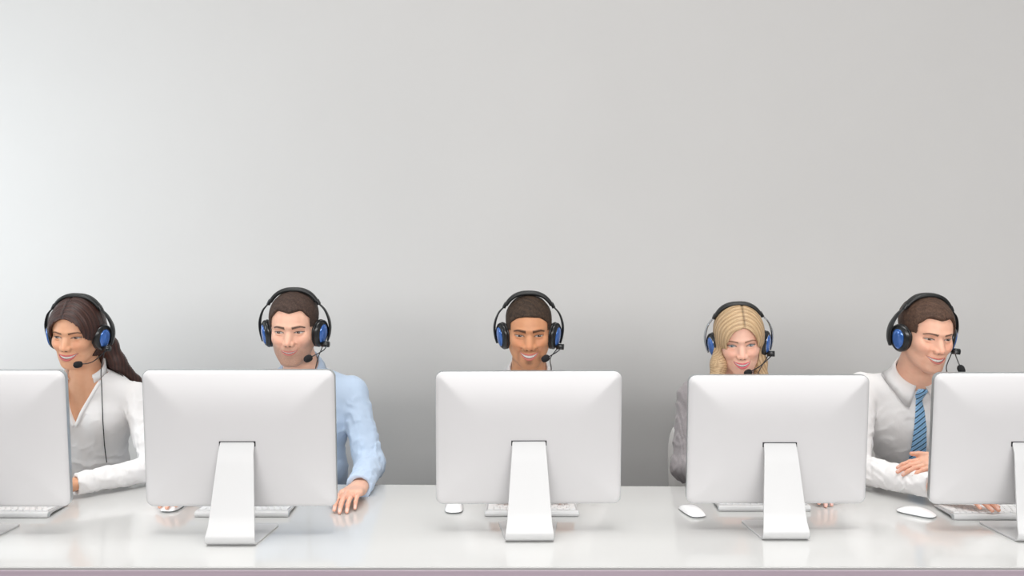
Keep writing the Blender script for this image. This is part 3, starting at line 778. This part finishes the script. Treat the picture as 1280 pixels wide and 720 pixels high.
def make_person(p):
    h = p['head']; fem = h['fem']; cx = p['cx']
    neck = np.array(p['neck'], float)
    b = dict(fem=fem, neck=neck, chest=p['chest'], hip=p['hip'], shL=p['shL'], shR=p['shR'])
    O = (float(p['hip'][0]), float(p['hip'][1]), 0.0)
    HL, HR = p['handL'], p['handR']
    nr = .047 if fem else .0565
    nk_top = unplace(np.array([[0, .022, -.070]], np.float32), h)[0]
    nk_mid = unplace(np.array([[0, .012, -.040]], np.float32), h)[0]
    def neck_d(P, g=0): return cap(P, nk_top, neck+np.array([0, .01, 0]), nr+g, nr+.006+g)
    def skin(P):
        d = face_sdf(place(P, h).astype(np.float32), h)*h['s']
        nd = neck_d(P)
        d = smin(d, nd, .014)
        # sternomastoid hint
        return smin(d, torso_sdf(P, b, -.004), .022)
    # head block
    lo = h['pos']-np.array([.115, .135, .175]); hi = h['pos']+np.array([.115, .135, .145])
    lo[2] = p.get('skinlow', neck[2]-.03)
    if p.get('skinlow'): lo[0] -= .03; hi[0] += .03
    V, Q = isomesh(skin, lo, hi, .00145)
    L = place(V.astype(np.float32), h); col = face_col(L, h)
    if h.get('neckshade') is None: pass
    Vs, Qs, Cs = [V], [Q], [col]; off = len(V)
    # hands
    for H, el in ((HL, p['elL']), (HR, p['elR'])):
        pts = np.array([c[2] for c in H['caps']]+[H['w']]+[c[1] for c in H['caps']])
        fd = np.array(el)-H['w']; fd = fd/np.linalg.norm(fd); pts = np.vstack([pts, H['w']+fd*.055])
        v, q = isomesh(lambda P: hand_sdf(P, H, el), pts.min(0)-.02, pts.max(0)+.02, .0016)
        # keep only the part in front of the sleeve's inside
        Vs.append(v); Qs.append(q+off); Cs.append(hand_col(v, H, h.get('handskin', h['skin']), p.get('nail'))); off += len(v)
    # trunk and arms under the clothes
    def trunk(P):
        d = torso_sdf(P, b, -.007)
        for sh, el, H in ((p['shL'], p['elL'], HL), (p['shR'], p['elR'], HR)):
            d = smin(d, arm_sdf(P, sh, el, H['w'], -.013, fem), .01)
        for s in (-1, 1):
            hp = np.array(p['hip']); kn = np.array([hp[0]+s*.10, hp[1]-.40, .50]); ft = np.array([hp[0]+s*.10, hp[1]-.42, .10])
            d = smin(d, cap(P, hp+np.array([s*.085, 0, -.02]), kn, .068, .048), .03); d = smin(d, cap(P, kn, ft, .046, .032), .02)
        return d
    jp = np.array([p['shL'], p['shR'], p['elL'], p['elR'], HL['w'], HR['w'], p['hip'], neck])
    lo = jp.min(0)-.09; hi = jp.max(0)+.09; lo[2] = .06; hi[2] = neck[2]-.012; lo[1] = min(lo[1], p['hip'][1]-.50); hi[1] += .06
    v, q = isomesh(trunk, lo, hi, .010)
    Vs.append(v); Qs.append(q+off); Cs.append(np.tile(np.array(lin(*h['skin'])), (len(v), 1)))
    me = npmesh('person', np.vstack(Vs), np.vstack(Qs), np.vstack(Cs))
    body = link('person', me, M['skin'], None, O); tag(body, p['label'], 'person')
    # hair
    if fem:
        def hf(P):
            d = hair_sdf_fem(place(P, h).astype(np.float32), h)*h['s']
            for chain in p['locks']:
                for (a, ra, sq), (c, rb, _) in zip(chain, chain[1:]):
                    d = smin(d, cap(P, a, c, ra, rb), .022)
            d = d-.0004*np.sin(P[:, 0]*900+P[:, 1]*560+np.sin(P[:, 2]*30)*1.5)*ss(h['pos'][2]+.0, h['pos'][2]-.05, P[:, 2])
            return smax(d, -(face_sdf(place(P, h).astype(np.float32), h)*h['s']-.001), .002)
    else:
        def hf(P): return hair_sdf_men(place(P, h).astype(np.float32), h)*h['s']
    lo = h['pos']-np.array([.12, .14, .11]); hi = h['pos']+np.array([.12, .15, .16])
    if fem:
        al = np.array([c[0] for chn in p['locks'] for c in chn]); lo = np.minimum(lo, al.min(0)-.04); hi = np.maximum(hi, al.max(0)+.04)
    v, q = isomesh(hf, lo, hi, .0022)
    hc = np.array(lin(*h['hair'])); L = place(v.astype(np.float32), h)
    if fem:
        rr_ = np.sqrt((L[:, 0]/.06)**2+(L[:, 2]/.085)**2)*.07; lowf = ss(-.01, -.14, L[:, 2])
        wv_ = (L[:, 1]*.55+rr_)*(1-lowf)+(L[:, 0]+.6*L[:, 1])*lowf
        st = .5+.28*np.sin(wv_*420+2*np.sin(L[:, 0]*40+L[:, 2]*25))+.22*np.sin(wv_*1250+3*np.sin(L[:, 0]*60+L[:, 1]*50))
        col = hc*(1-st[:, None]*.0)+0; hl = np.array(lin(*h.get('hair2', h['hair'])))
        col = hc*(1-st[:, None])+hl*st[:, None]
        if h.get('part'): 
            m_ = np.exp(-((L[:, 0]-h['part'])/.0035)**2)*ss(.05, .09, L[:, 2])*ss(.03, -.02, L[:, 1]); col = col*(1-.5*m_[:, None])
    else:
        n_ = np.clip(.35+.2*noise(L, 120, 8)+.4*(np.random.RandomState(3).rand(len(L))-.3), 0, 1); hl = np.array(lin(*h.get('hair2', h['hair'])))
        col = hc*(1-n_[:, None])+hl*n_[:, None]
    hm = npmesh('hair', v, q, np.clip(col, 0, 1))
    if fem and len(hm.vertices) == len(v):
        at = hm.attributes.new('Flow', 'FLOAT_VECTOR', 'POINT'); at.data.foreach_set('vector', np.stack([wv_, L[:, 0], L[:, 2]], 1).astype(np.float32).ravel())
    link('hair', hm, M['hair'] if fem else M['shorthair'], body, O)
    # shirt -----------------------------------------------------------------
    G = p.get('loose', .006)
    cuffs = []
    for H, el in ((HL, p['elL']), (HR, p['elR'])):
        fd = np.array(el)-H['w']; fd = fd/np.linalg.norm(fd); cuffs.append((H['w']+fd*p.get('cuff', .022), fd))
    ax_ = (nk_top-(neck+np.array([0, .01, 0]))); ax_ = ax_/np.linalg.norm(ax_); ax_ = Vector(ax_); base = Vector(neck)+Vector((0, .008, 0))
    ex = Vector((1, 0, 0)); ex = (ex-ax_*ex.dot(ax_)).normalized(); ey = ax_.cross(ex).normalized()      # ey points backward
    CT, CF = p.get('coltop', (.056, .046))
    def shirt(P):
        d = torso_sdf(P, b, G)
        wrk = np.zeros(len(P), np.float32)
        for (sh, el, H), (cp, fd) in zip(((p['shL'], p['elL'], HL), (p['shR'], p['elR'], HR)), cuffs):
            sh, el, w_ = np.array(sh), np.array(el), H['w']
            a = arm_sdf(P, sh, el, w_, G+.003, fem)
            # gather folds around the elbow and along the sleeve
            t1 = ((P-el)@(-fd)); near = np.exp(-(((P-el)**2).sum(1))/(.085**2))
            ph = (P-el)@((w_-el)/np.linalg.norm(w_-el)); nn = noise(P, 22, 11)
            f1 = np.abs(np.sin(ph*75+nn*1.8+P[:, 2]*25))-.5
            a = a+near*.0065*f1
            f2 = np.abs(np.sin((P@((sh-el)/np.linalg.norm(sh-el)))*42+nn*2.2+P[:, 0]*30))-.5
            a = a+(.0065 if p.get('blazer') else .0048)*f2*(1-near*.5)
            # cuff band
            tc_ = (P-cp)@fd
            a = a-.0025*ss(.052, .048, tc_)+.0018*np.exp(-((tc_-.052)/.002)**2)
            a = smax(a, -tc_, .0012)
            inner = cap(P, w_-fd*.06, w_+fd*.030, .0285 if not fem else .0245)
            a = smax(a, -inner, .0015)
            d = smin(d, a, .012)
        sz = P[:, 2]
        tr = np.abs(np.sin(P[:, 2]*38+noise(P, 14, 21)*2.0+np.abs(P[:, 0]-cx)*22))-.5
        d = d+.0028*tr*ss(1.04, .96, sz)
        if not p.get('blazer'):
            d = d-.0010*ss(.017, .0155, np.abs(P[:, 0]-p.get('plx', cx)))*(P[:, 1] < p['chest'][1]-.03)
        d = smax(d, -neck_d(P, .0045), .003)
        if p.get('collar') == 'fold':
            q_ = P-np.array(base); az = q_@np.array(ax_); qx, qy = q_@np.array(ex), q_@np.array(ey); rr = np.hypot(qx, qy)+1e-5
            d = smax(d, np.minimum(az-(CT-CF*(1-qy/rr)/2-.016), .086-rr), .004)
        if p.get('vee'):
            vz, sl_, vx = p['vee']; w_ = (P[:, 2]-vz)*sl_-np.abs(P[:, 0]-vx)
            cutter = np.minimum(w_, (p['chest'][1]-.0)-P[:, 1]); d = smax(d, cutter, .003)
            d = d-.0015*np.exp(-(w_/.008)**2)*(P[:, 1] < p['chest'][1])*(P[:, 2] > vz)
        return smax(d, -(P[:, 2]-(p['hip'][2]-.05)), .01)
    lo = jp.min(0)-.09; hi = jp.max(0)+.09; lo[2] = p['hip'][2]-.08; hi[2] = neck[2]+.07; lo[2] = min(lo[2], .6); lo[1] -= .03; hi[1] += .06
    v, q = isomesh(shirt, lo, hi, p.get('res', .0045))
    sm_ = M[p['cloth']]
    so = link(p.get('garment', 'shirt'), npmesh('shirt', v, q), sm_, body, O)
    if p.get('garment_label'): so['label'] = p['garment_label']
    def surf(x, z, y0=None, out=.001):              # y of the shirt front at x,z
        ys = np.arange(p['chest'][1]-.25, p['chest'][1]+.02, .001); PP = np.stack([np.full_like(ys, x), ys, np.full_like(ys, z)], 1).astype(np.float32)
        dd = shirt(PP); k = np.argmax(dd < 0); return float(ys[k])-out if (dd < 0).any() else p['chest'][1]-.1
    # collar ------------------------------------------------------------------
    if p.get('collar'):
        n = 56; gap = rad(p.get('colgap', 6)); rows = []
        styl = p['collar']
        for i in range(n+1):
            a = gap+(2*PI-2*gap)*i/n; fr_ = (1+math.cos(a))/2; dirv = ex*math.sin(a)-ey*math.cos(a)
            fr2 = max(0, math.cos(a))**3
            R0 = nr+.0085; zt = (CT-CF*fr_) if styl == 'fold' else .038-.020*fr_+p.get('colback', 0)*(1-fr_)
            if styl == 'fold':
                fl_ = .034+.030*fr2
                row = [(R0+.002, -.012), (R0, zt-.006), (R0+.0005, zt), (R0+.004, zt+.0005), (R0+.010+.004*fr2, zt-fl_*.45), (R0+.017+.010*fr2, zt-fl_), (R0+.014+.010*fr2, zt-fl_+.001)]
            else:                                   # open stand collar flaring outward
                row = [(R0+.004, -.014), (R0+.003, zt*.4), (R0+.006+.006*fr_, zt*.8+.002), (R0+.008+.010*fr_, zt+.004), (R0+.011+.010*fr_, zt+.003), (R0+.010+.006*fr_, zt*.4), (R0+.009, -.016)]
            pts = []
            for r_, z_ in row:
                sh_ = 0
                if styl == 'fold' and z_ < zt-.03: pass
                pts.append(base+dirv*r_+ax_*z_)
            if styl == 'fold':                     # collar points spread towards the sides at the front
                k = math.exp(-((min(a, 2*PI-a)-gap)/.55)**2); sg = 1 if a < PI else -1
                for j in (5, 6): pts[j] = pts[j]+ex*sg*.018*k+Vector((0, -.004, -.006))*k
                pts[4] = pts[4]+ex*sg*.007*k
                for j in (4, 5, 6):
                    for _ in range(14):
                        if float(shirt(np.array([pts[j]], np.float32))[0]) > (.0045 if j < 6 else .0030): break
                        pts[j] = pts[j]+dirv*.0022+ax_*.0006
            rows.append(pts)
        vv = [q_ for r_ in rows for q_ in r_]; m_ = 7; ff = []
        for i in range(n):
            for j in range(m_-1): ff.append((i*m_+j, (i+1)*m_+j, (i+1)*m_+j+1, i*m_+j+1))
        me = pymesh('collar', vv, ff); co = link('collar', me, sm_, so, O)
        md = co.modifiers.new('thick', 'SOLIDIFY'); md.thickness = .0016; md.offset = 0
    # trousers, shoes
    def tro(P):
        hp = np.array(p['hip']); d = ell(P, hp+np.array([0, 0, -.01]), (.180, .135, .105))
        for s in (-1, 1):
            kn = np.array([hp[0]+s*.10, hp[1]-.40, .50]); ft = np.array([hp[0]+s*.10, hp[1]-.42, .09])
            d = smin(d, cap(P, hp+np.array([s*.085, 0, -.015]), kn, .082, .064), .03); d = smin(d, cap(P, kn, ft, .060, .052), .02)
        d = smax(d, -(P[:, 2]-.07), .004)
        return smax(d, .4645-P[:, 2], .004) if False else d
    hp = np.array(p['hip']); v, q = isomesh(tro, hp-np.array([.25, .55, .55]), hp+np.array([.25, .18, .12]), .011)
    v[:, 2] = np.where((v[:, 1] > hp[1]-.28) & (v[:, 2] < .465), .465, v[:, 2])
    link('trousers', npmesh('trousers', v, q), M['trouser'], body, O)
    for s in (-1, 1):
        fc = hp+np.array([s*.10, -.42, 0])
        v, q = isomesh(lambda P: smax(smin(ell(P, (fc[0], fc[1]-.085, .030), (.042, .085, .032)), ell(P, (fc[0], fc[1]+.01, .045), (.036, .055, .045)), .03), -(P[:, 2]-.001), .002),
                       (fc[0]-.07, fc[1]-.2, -.01), (fc[0]+.07, fc[1]+.1, .11), .006)
        link('shoe', npmesh('shoe', v, q), M['shoe'], body, O)
    return body, surf, so, O, neck_d

def headset_for(h, lab, mic, bend, cable, white=False, side=1, s=1.0):
    o = make_headset(white)
    o.location = Vector(h['pos']); o.scale = (h['s']*s,)*3
    Rr = Matrix(h['R'].tolist()); o.rotation_euler = Rr.to_euler()
    tag(o, lab, 'headset', 'headsets on the five people')
    toL = lambda P: [tuple(((np.array(q)-h['pos'])@h['R'])/(h['s']*s)) for q in P]
    me = tube_mesh('piv', [(side*.098, -.006, -.056), (side*.124, -.012, -.056)], .0105, 14); j = link('boom_joint', me, M['blk'], o)
    micL = np.array(toL([mic])[0]); bendL = np.array(toL([bend])[0])
    pts = catmull([(side*.118, -.014, -.057), bendL, micL], 10)
    link('microphone_boom', tube_mesh('boom', pts, .0019, 8), M['blk'], o)
    dr = Vector(pts[-1]-pts[-3]).normalized()
    ml = []
    for k in range(13):
        t = k/12; ml.append((Vector(micL)+dr*(t*.032-.012), .0108*(1-abs(2*t-1)**2.6)**.5+.0012))
    link('microphone', tube_mesh('mic', [a for a, _ in ml], [r for _, r in ml], 16), M['foam'], o)
    if cable:
        link('cable', tube_mesh('cable', catmull([(side*.100, -.004, -.066)]+toL(cable), 8), .0018, 6), M['blk'], o)
    return o

# shared helpers for poses
DN = (0, 0, -1)
K0 = DESK+.0195                                    # fingertip rest on keys
people = {}

# 1 woman, white blouse -------------------------------------------------------
h = head_dict(96, 423, .955, 0, 10, 2, fem=True, skin=(222, 168, 134), hair=(38, 23, 20), hair2=(76, 46, 38), iris=(60, 36, 24), browc=(52, 32, 26), brow=.95,
              mw=.0350, open=.0090, curve=.020, lip=1.0, lipc=(200, 106, 104), lid=.0030, hairt=.013, part=-.012, fl=.060, fr=.063, fz=.079, gaze=-.002)
hz = h['pos']
p = dict(head=h, cx=-1.515, neck=(-1.515, 3.225, 1.098), chest=(-1.512, 3.255, .955), hip=(-1.50, 3.30, .56), shL=(-1.358, 3.262, 1.022), shR=(-1.672, 3.262, 1.022),
         elL=(-1.222, 3.115, .800), elR=(-1.79, 3.14, .81), label='dark-haired woman in a white blouse smiling at the leftmost computer', cloth='shirt_white', garment='blouse',
         handL=hand_joints((-1.425, 2.935, .79), (-.36, -.93, .06), DN, True, (7, 14, 14), s=.90, rest=K0), handR=hand_joints((-1.62, 2.96, .79), (.12, -.98, -.05), DN, False, (14, 22, 20), s=.93, rest=K0),
         vee=(.935, .42, -1.515), skinlow=.92, collar='stand', colgap=42, colback=.012, cuff=.012,
         locks=[[(unplace(np.array([[.062, .030, -.01]], np.float32), h)[0], .034, 1), ((-1.445, 3.250, 1.205), .028, 1), ((-1.425, 3.270, 1.145), .027, 1), ((-1.380, 3.330, 1.068), .013, 1), ((-1.37, 3.372, 1.0), .016, 1)],
                [(unplace(np.array([[-.050, .040, -.03]], np.float32), h)[0], .030, 1), ((-1.585, 3.28, 1.15), .026, 1), ((-1.60, 3.34, 1.08), .024, 1), ((-1.58, 3.39, .98), .018, 1)],
                [(unplace(np.array([[.0, .055, -.03]], np.float32), h)[0], .045, 1), ((-1.49, 3.32, 1.12), .042, 1), ((-1.46, 3.37, 1.03), .030, 1), ((-1.48, 3.395, .95), .020, 1)]])
b1, sf, so, O, _ = make_person(p)
def on_shirt(px, py, out=.007):
    d = 3.12
    for _ in range(4): q = W(px, py, d); d = sf(q[0], q[2], out=out)
    return W(px, py, d)
cb = [W(126.5, 462, 3.125)]+[on_shirt(*q) for q in ((127, 480), (127.5, 495), (128, 510), (128.5, 525), (129.5, 540), (130.5, 555), (132, 568), (133.5, 578))]
# folded edge band running down both sides of the open neck
for sg in (-1, 1):
    pts = []
    for k in range(15):
        z = 1.088-(1.088-.934)*k/14; x = -1.515+sg*((z-.935)*.42+.003); pts.append((x, sf(x+sg*.006, z, out=.0035)-.001, z))
    link('neck_band', tube_mesh('neck_band', pts, .0062, 10, sx=1, sy=.45, frame_up=(0, -1, .3)), M['shirt_white'], so, O)
headset_for(h, 'black and blue headset on the dark-haired woman in the white blouse', W(99, 455.5, 3.06), W(116, 452, 3.09), cb)

# 2 man, light blue shirt -----------------------------------------------------
h = head_dict(367, 416, 1.0, 2, 6, 0, fem=False, skin=(232, 184, 160), hair=(48, 36, 32), hair2=(92, 72, 62), iris=(60, 42, 32), browc=(44, 32, 28), brow=1.3, stubble=.42,
              mw=.0295, open=.0048, curve=.018, lip=.72, lipc=(202, 124, 116), lid=.0030, hairt=.008, hairline=.071, peak=.006, temple=.010, smile=.8, jaw=1.02, gaze=-.002)
p = dict(head=h, cx=-.745, neck=(-.748, 3.235, 1.108), chest=(-.742, 3.262, .955), hip=(-.74, 3.30, .56), shL=(-.577, 3.272, 1.036), shR=(-.920, 3.272, 1.036),
         elL=(-.496, 3.165, .800), elR=(-1.03, 3.15, .815), label='dark-haired man with stubble in a light blue shirt', cloth='shirt_blue',
         handL=hand_joints((-.497, 2.925, .80), (-.10, -.97, .12), DN, True, (10, 27, 27), spread=.025, rest=DESK, thumb=(.5, .8, .3)),
         handR=hand_joints((-1.058, 2.945, .80), (-.06, -.99, .04), DN, False, (10, 22, 16), spread=.13, rest=DESK+.010, thumb=(.6, .75, .3)),
         collar='fold', colgap=16, cuff=.020)
b2, sf, so, O, _ = make_person(p)
headset_for(h, 'black and blue headset on the man in the light blue shirt', W(386.5, 447.5, 3.07), W(404, 438, 3.10), [W(398, 446, 3.13), W(395, 458, 3.105)]+[on_shirt(*q, .012) for q in ((392, 474), (390, 490), (388, 510), (387, 535), (387, 560))])

# 3 man in the middle -----------------------------------------------------------
h = head_dict(661, 420.5, .985, 0, 8, 0, fem=False, skin=(206, 148, 110), hair=(30, 23, 20), hair2=(86, 66, 50), iris=(42, 26, 18), browc=(30, 21, 18), brow=1.45, stubble=.62, goatee=True,
              mw=.0325, open=.0100, curve=.022, lip=.95, lipc=(206, 120, 110), lid=.0028, hairt=.005, hairline=.064, tw=.064, peak=.0, temple=.002, smile=1.1, nose=1.22, gaze=.001)
p = dict(head=h, cx=.06, neck=(.060, 3.235, 1.100), chest=(.06, 3.262, .945), hip=(.06, 3.30, .56), shL=(.225, 3.272, 1.030), shR=(-.105, 3.272, 1.030),
         elL=(.295, 3.165, .815), elR=(-.175, 3.165, .815), label='man with cropped dark hair and a goatee smiling over the middle computer', cloth='shirt_white', res=.006,
         handL=hand_joints((.162, 2.962, .80), (-.02, -.99, -.05), DN, True, (16, 26, 20), rest=K0), handR=hand_joints((-.035, 2.962, .80), (.03, -.99, -.05), DN, False, (16, 26, 20), rest=K0),
         collar='fold', colgap=16, cuff=.02)
b3, sf, so, O, _ = make_person(p)
headset_for(h, 'black and blue headset on the man behind the middle computer', W(683, 447.5, 3.07), W(696, 440, 3.10), [W(688, 448, 3.13), W(689, 460, 3.105)]+[on_shirt(*q, .012) for q in ((689, 476), (688, 492), (686, 515), (684, 540), (683, 565))])

# 4 blonde woman ---------------------------------------------------------------
h = head_dict(924, 433.5, .945, -8, 11, -3.5, fem=True, skin=(238, 190, 168), hair=(158, 124, 88), hair2=(214, 186, 148), iris=(104, 128, 138), browc=(122, 88, 66), brow=.85,
              mw=.0305, open=.0085, curve=.022, lip=.95, lipc=(224, 112, 122), lid=.0046, hairt=.014, part=.014, fl=.056, fr=.054, fz=.078, smile=.9)
p = dict(head=h, cx=.80, neck=(.80, 3.225, 1.085), chest=(.803, 3.262, .95), hip=(.806, 3.30, .56), shL=(.958, 3.268, 1.020), shR=(.648, 3.268, 1.020),
         elL=(1.045, 3.15, .81), elR=(.612, 3.205, .780), label='blonde woman in a grey blazer smiling above her computer', cloth='blazer', garment='blazer', blazer=True, loose=.009,
         handL=hand_joints((1.005, 2.965, .79), (-.12, -.98, -.10), DN, True, (18, 30, 22), s=.93, rest=DESK, thumb=(.35, .9, .2)),
         handR=hand_joints((.70, 3.00, .79), (.12, -.98, -.05), DN, False, (14, 22, 20), s=.93, rest=K0), nail=(240, 205, 200),
         vee=(.93, .45, .80), skinlow=.93, cuff=.012,
         locks=[[(unplace(np.array([[-.064, -.032, .004]], np.float32), h)[0], .011, 1), (unplace(np.array([[-.070, -.012, -.020]], np.float32), h)[0], .013, 1)],
                [(unplace(np.array([[.063, -.032, .004]], np.float32), h)[0], .011, 1), (unplace(np.array([[.070, -.012, -.020]], np.float32), h)[0], .013, 1)],
                [(unplace(np.array([[-.068, -.002, -.01]], np.float32), h)[0], .020, 1), ((.722, 3.165, 1.150), .026, 1), ((.712, 3.150, 1.09), .026, 1), ((.712, 3.145, 1.03), .016, 1)],
                [(unplace(np.array([[.066, .004, -.01]], np.float32), h)[0], .018, 1), ((.868, 3.175, 1.155), .022, 1), ((.872, 3.165, 1.09), .024, 1), ((.868, 3.155, 1.03), .016, 1)],
                [(unplace(np.array([[.0, .055, -.03]], np.float32), h)[0], .045, 1), ((.80, 3.31, 1.12), .042, 1), ((.80, 3.365, 1.03), .028, 1)]])
b4, sf, so, O, _ = make_person(p)
headset_for(h, 'black headset with silver arms and blue cups on the blonde woman', W(936, 465.5, 3.06), W(951, 457, 3.09), [W(948, 466, 3.12), W(947, 480, 3.10)]+[on_shirt(*q, .012) for q in ((944, 500), (942, 520), (940, 545))], white=True)

# 5 man with a tie --------------------------------------------------------------
h = head_dict(1158, 425, 1.01, 6, 9, 3, fem=False, skin=(236, 184, 158), hair=(62, 44, 36), hair2=(106, 80, 64), iris=(70, 50, 40), browc=(58, 38, 30), brow=.95, stubble=.10,
              mw=.0335, open=.0090, curve=.021, lip=.8, lipc=(206, 122, 112), lid=.0028, hairt=.009, hairline=.068, peak=.005, temple=.008, smile=1.1)
p = dict(head=h, cx=1.435, neck=(1.432, 3.235, 1.085), chest=(1.437, 3.262, .935), hip=(1.50, 3.30, .56), shL=(1.61, 3.262, 1.040), shR=(1.262, 3.272, 1.050), plx=1.418,
         elL=(1.665, 3.045, .825), elR=(1.165, 3.085, .808), label='brown-haired man in a white shirt and striped tie at the right end', cloth='shirt_white',
         handR=hand_joints((1.338, 2.845, .80), (.62, -.78, -.02), DN, False, (8, 14, 14), rest=K0+.001, spread=.04, thumb=(.3, .9, .2)),
         handL=hand_joints((1.402, 2.905, .876), (-.985, -.03, -.10), (.0, .32, -1), True, (8, 12, 14), s=.92, spread=.04, thumb=(.35, .9, -.25)),
         collar='fold', colgap=14, cuff=.020)
b5, sf, so, O, _ = make_person(p)
headset_for(h, 'black and blue headset on the man with a tie', W(1201, 460.5, 3.03), W(1194, 442, 3.08), [W(1183, 459, 3.13), W(1186, 472, 3.10)]+[on_shirt(*q, .012) for q in ((1188, 490), (1189, 510), (1190, 535), (1190, 560))])
# tie
def tie_mesh():
    tx = [(1.425, 1.066), (1.423, 1.058), (1.421, 1.040), (1.4195, 1.030), (1.418, 1.022), (1.417, .99), (1.416, .93), (1.415, .87), (1.414, .81), (1.413, .74)]
    hw = [.015, .019, .0165, .0115, .0115, .016, .022, .026, .029, .031]; th = [.009, .0115, .010, .007, .004, .0025, .0025, .0025, .0025, .0025]
    v = []; f = []; n = len(tx); k_ = 12
    yy = [sf(x, z) for x, z in tx]; yy[0] = yy[1] = min(yy[0], yy[1], yy[2]+.004, 3.150)
    for i in range(n):
        for k in range(k_):
            a = 2*PI*k/k_; c, s_ = math.cos(a), math.sin(a)
            v.append((tx[i][0]+hw[i]*math.copysign(abs(c)**.8, c), yy[i]-th[i]*.6+th[i]*s_+.004*abs(c)*0, tx[i][1]))
    for i in range(n-1):
        for k in range(k_): f.append((i*k_+k, i*k_+(k+1) % k_, (i+1)*k_+(k+1) % k_, (i+1)*k_+k))
    f += [tuple(range(k_)), tuple((n-1)*k_+k for k in range(k_))]
    me = pymesh('tie', v, f); bm = bmesh.new(); bm.from_mesh(me); return bmm('tie', bm)
link('tie', tie_mesh(), M['tie'], b5, O)
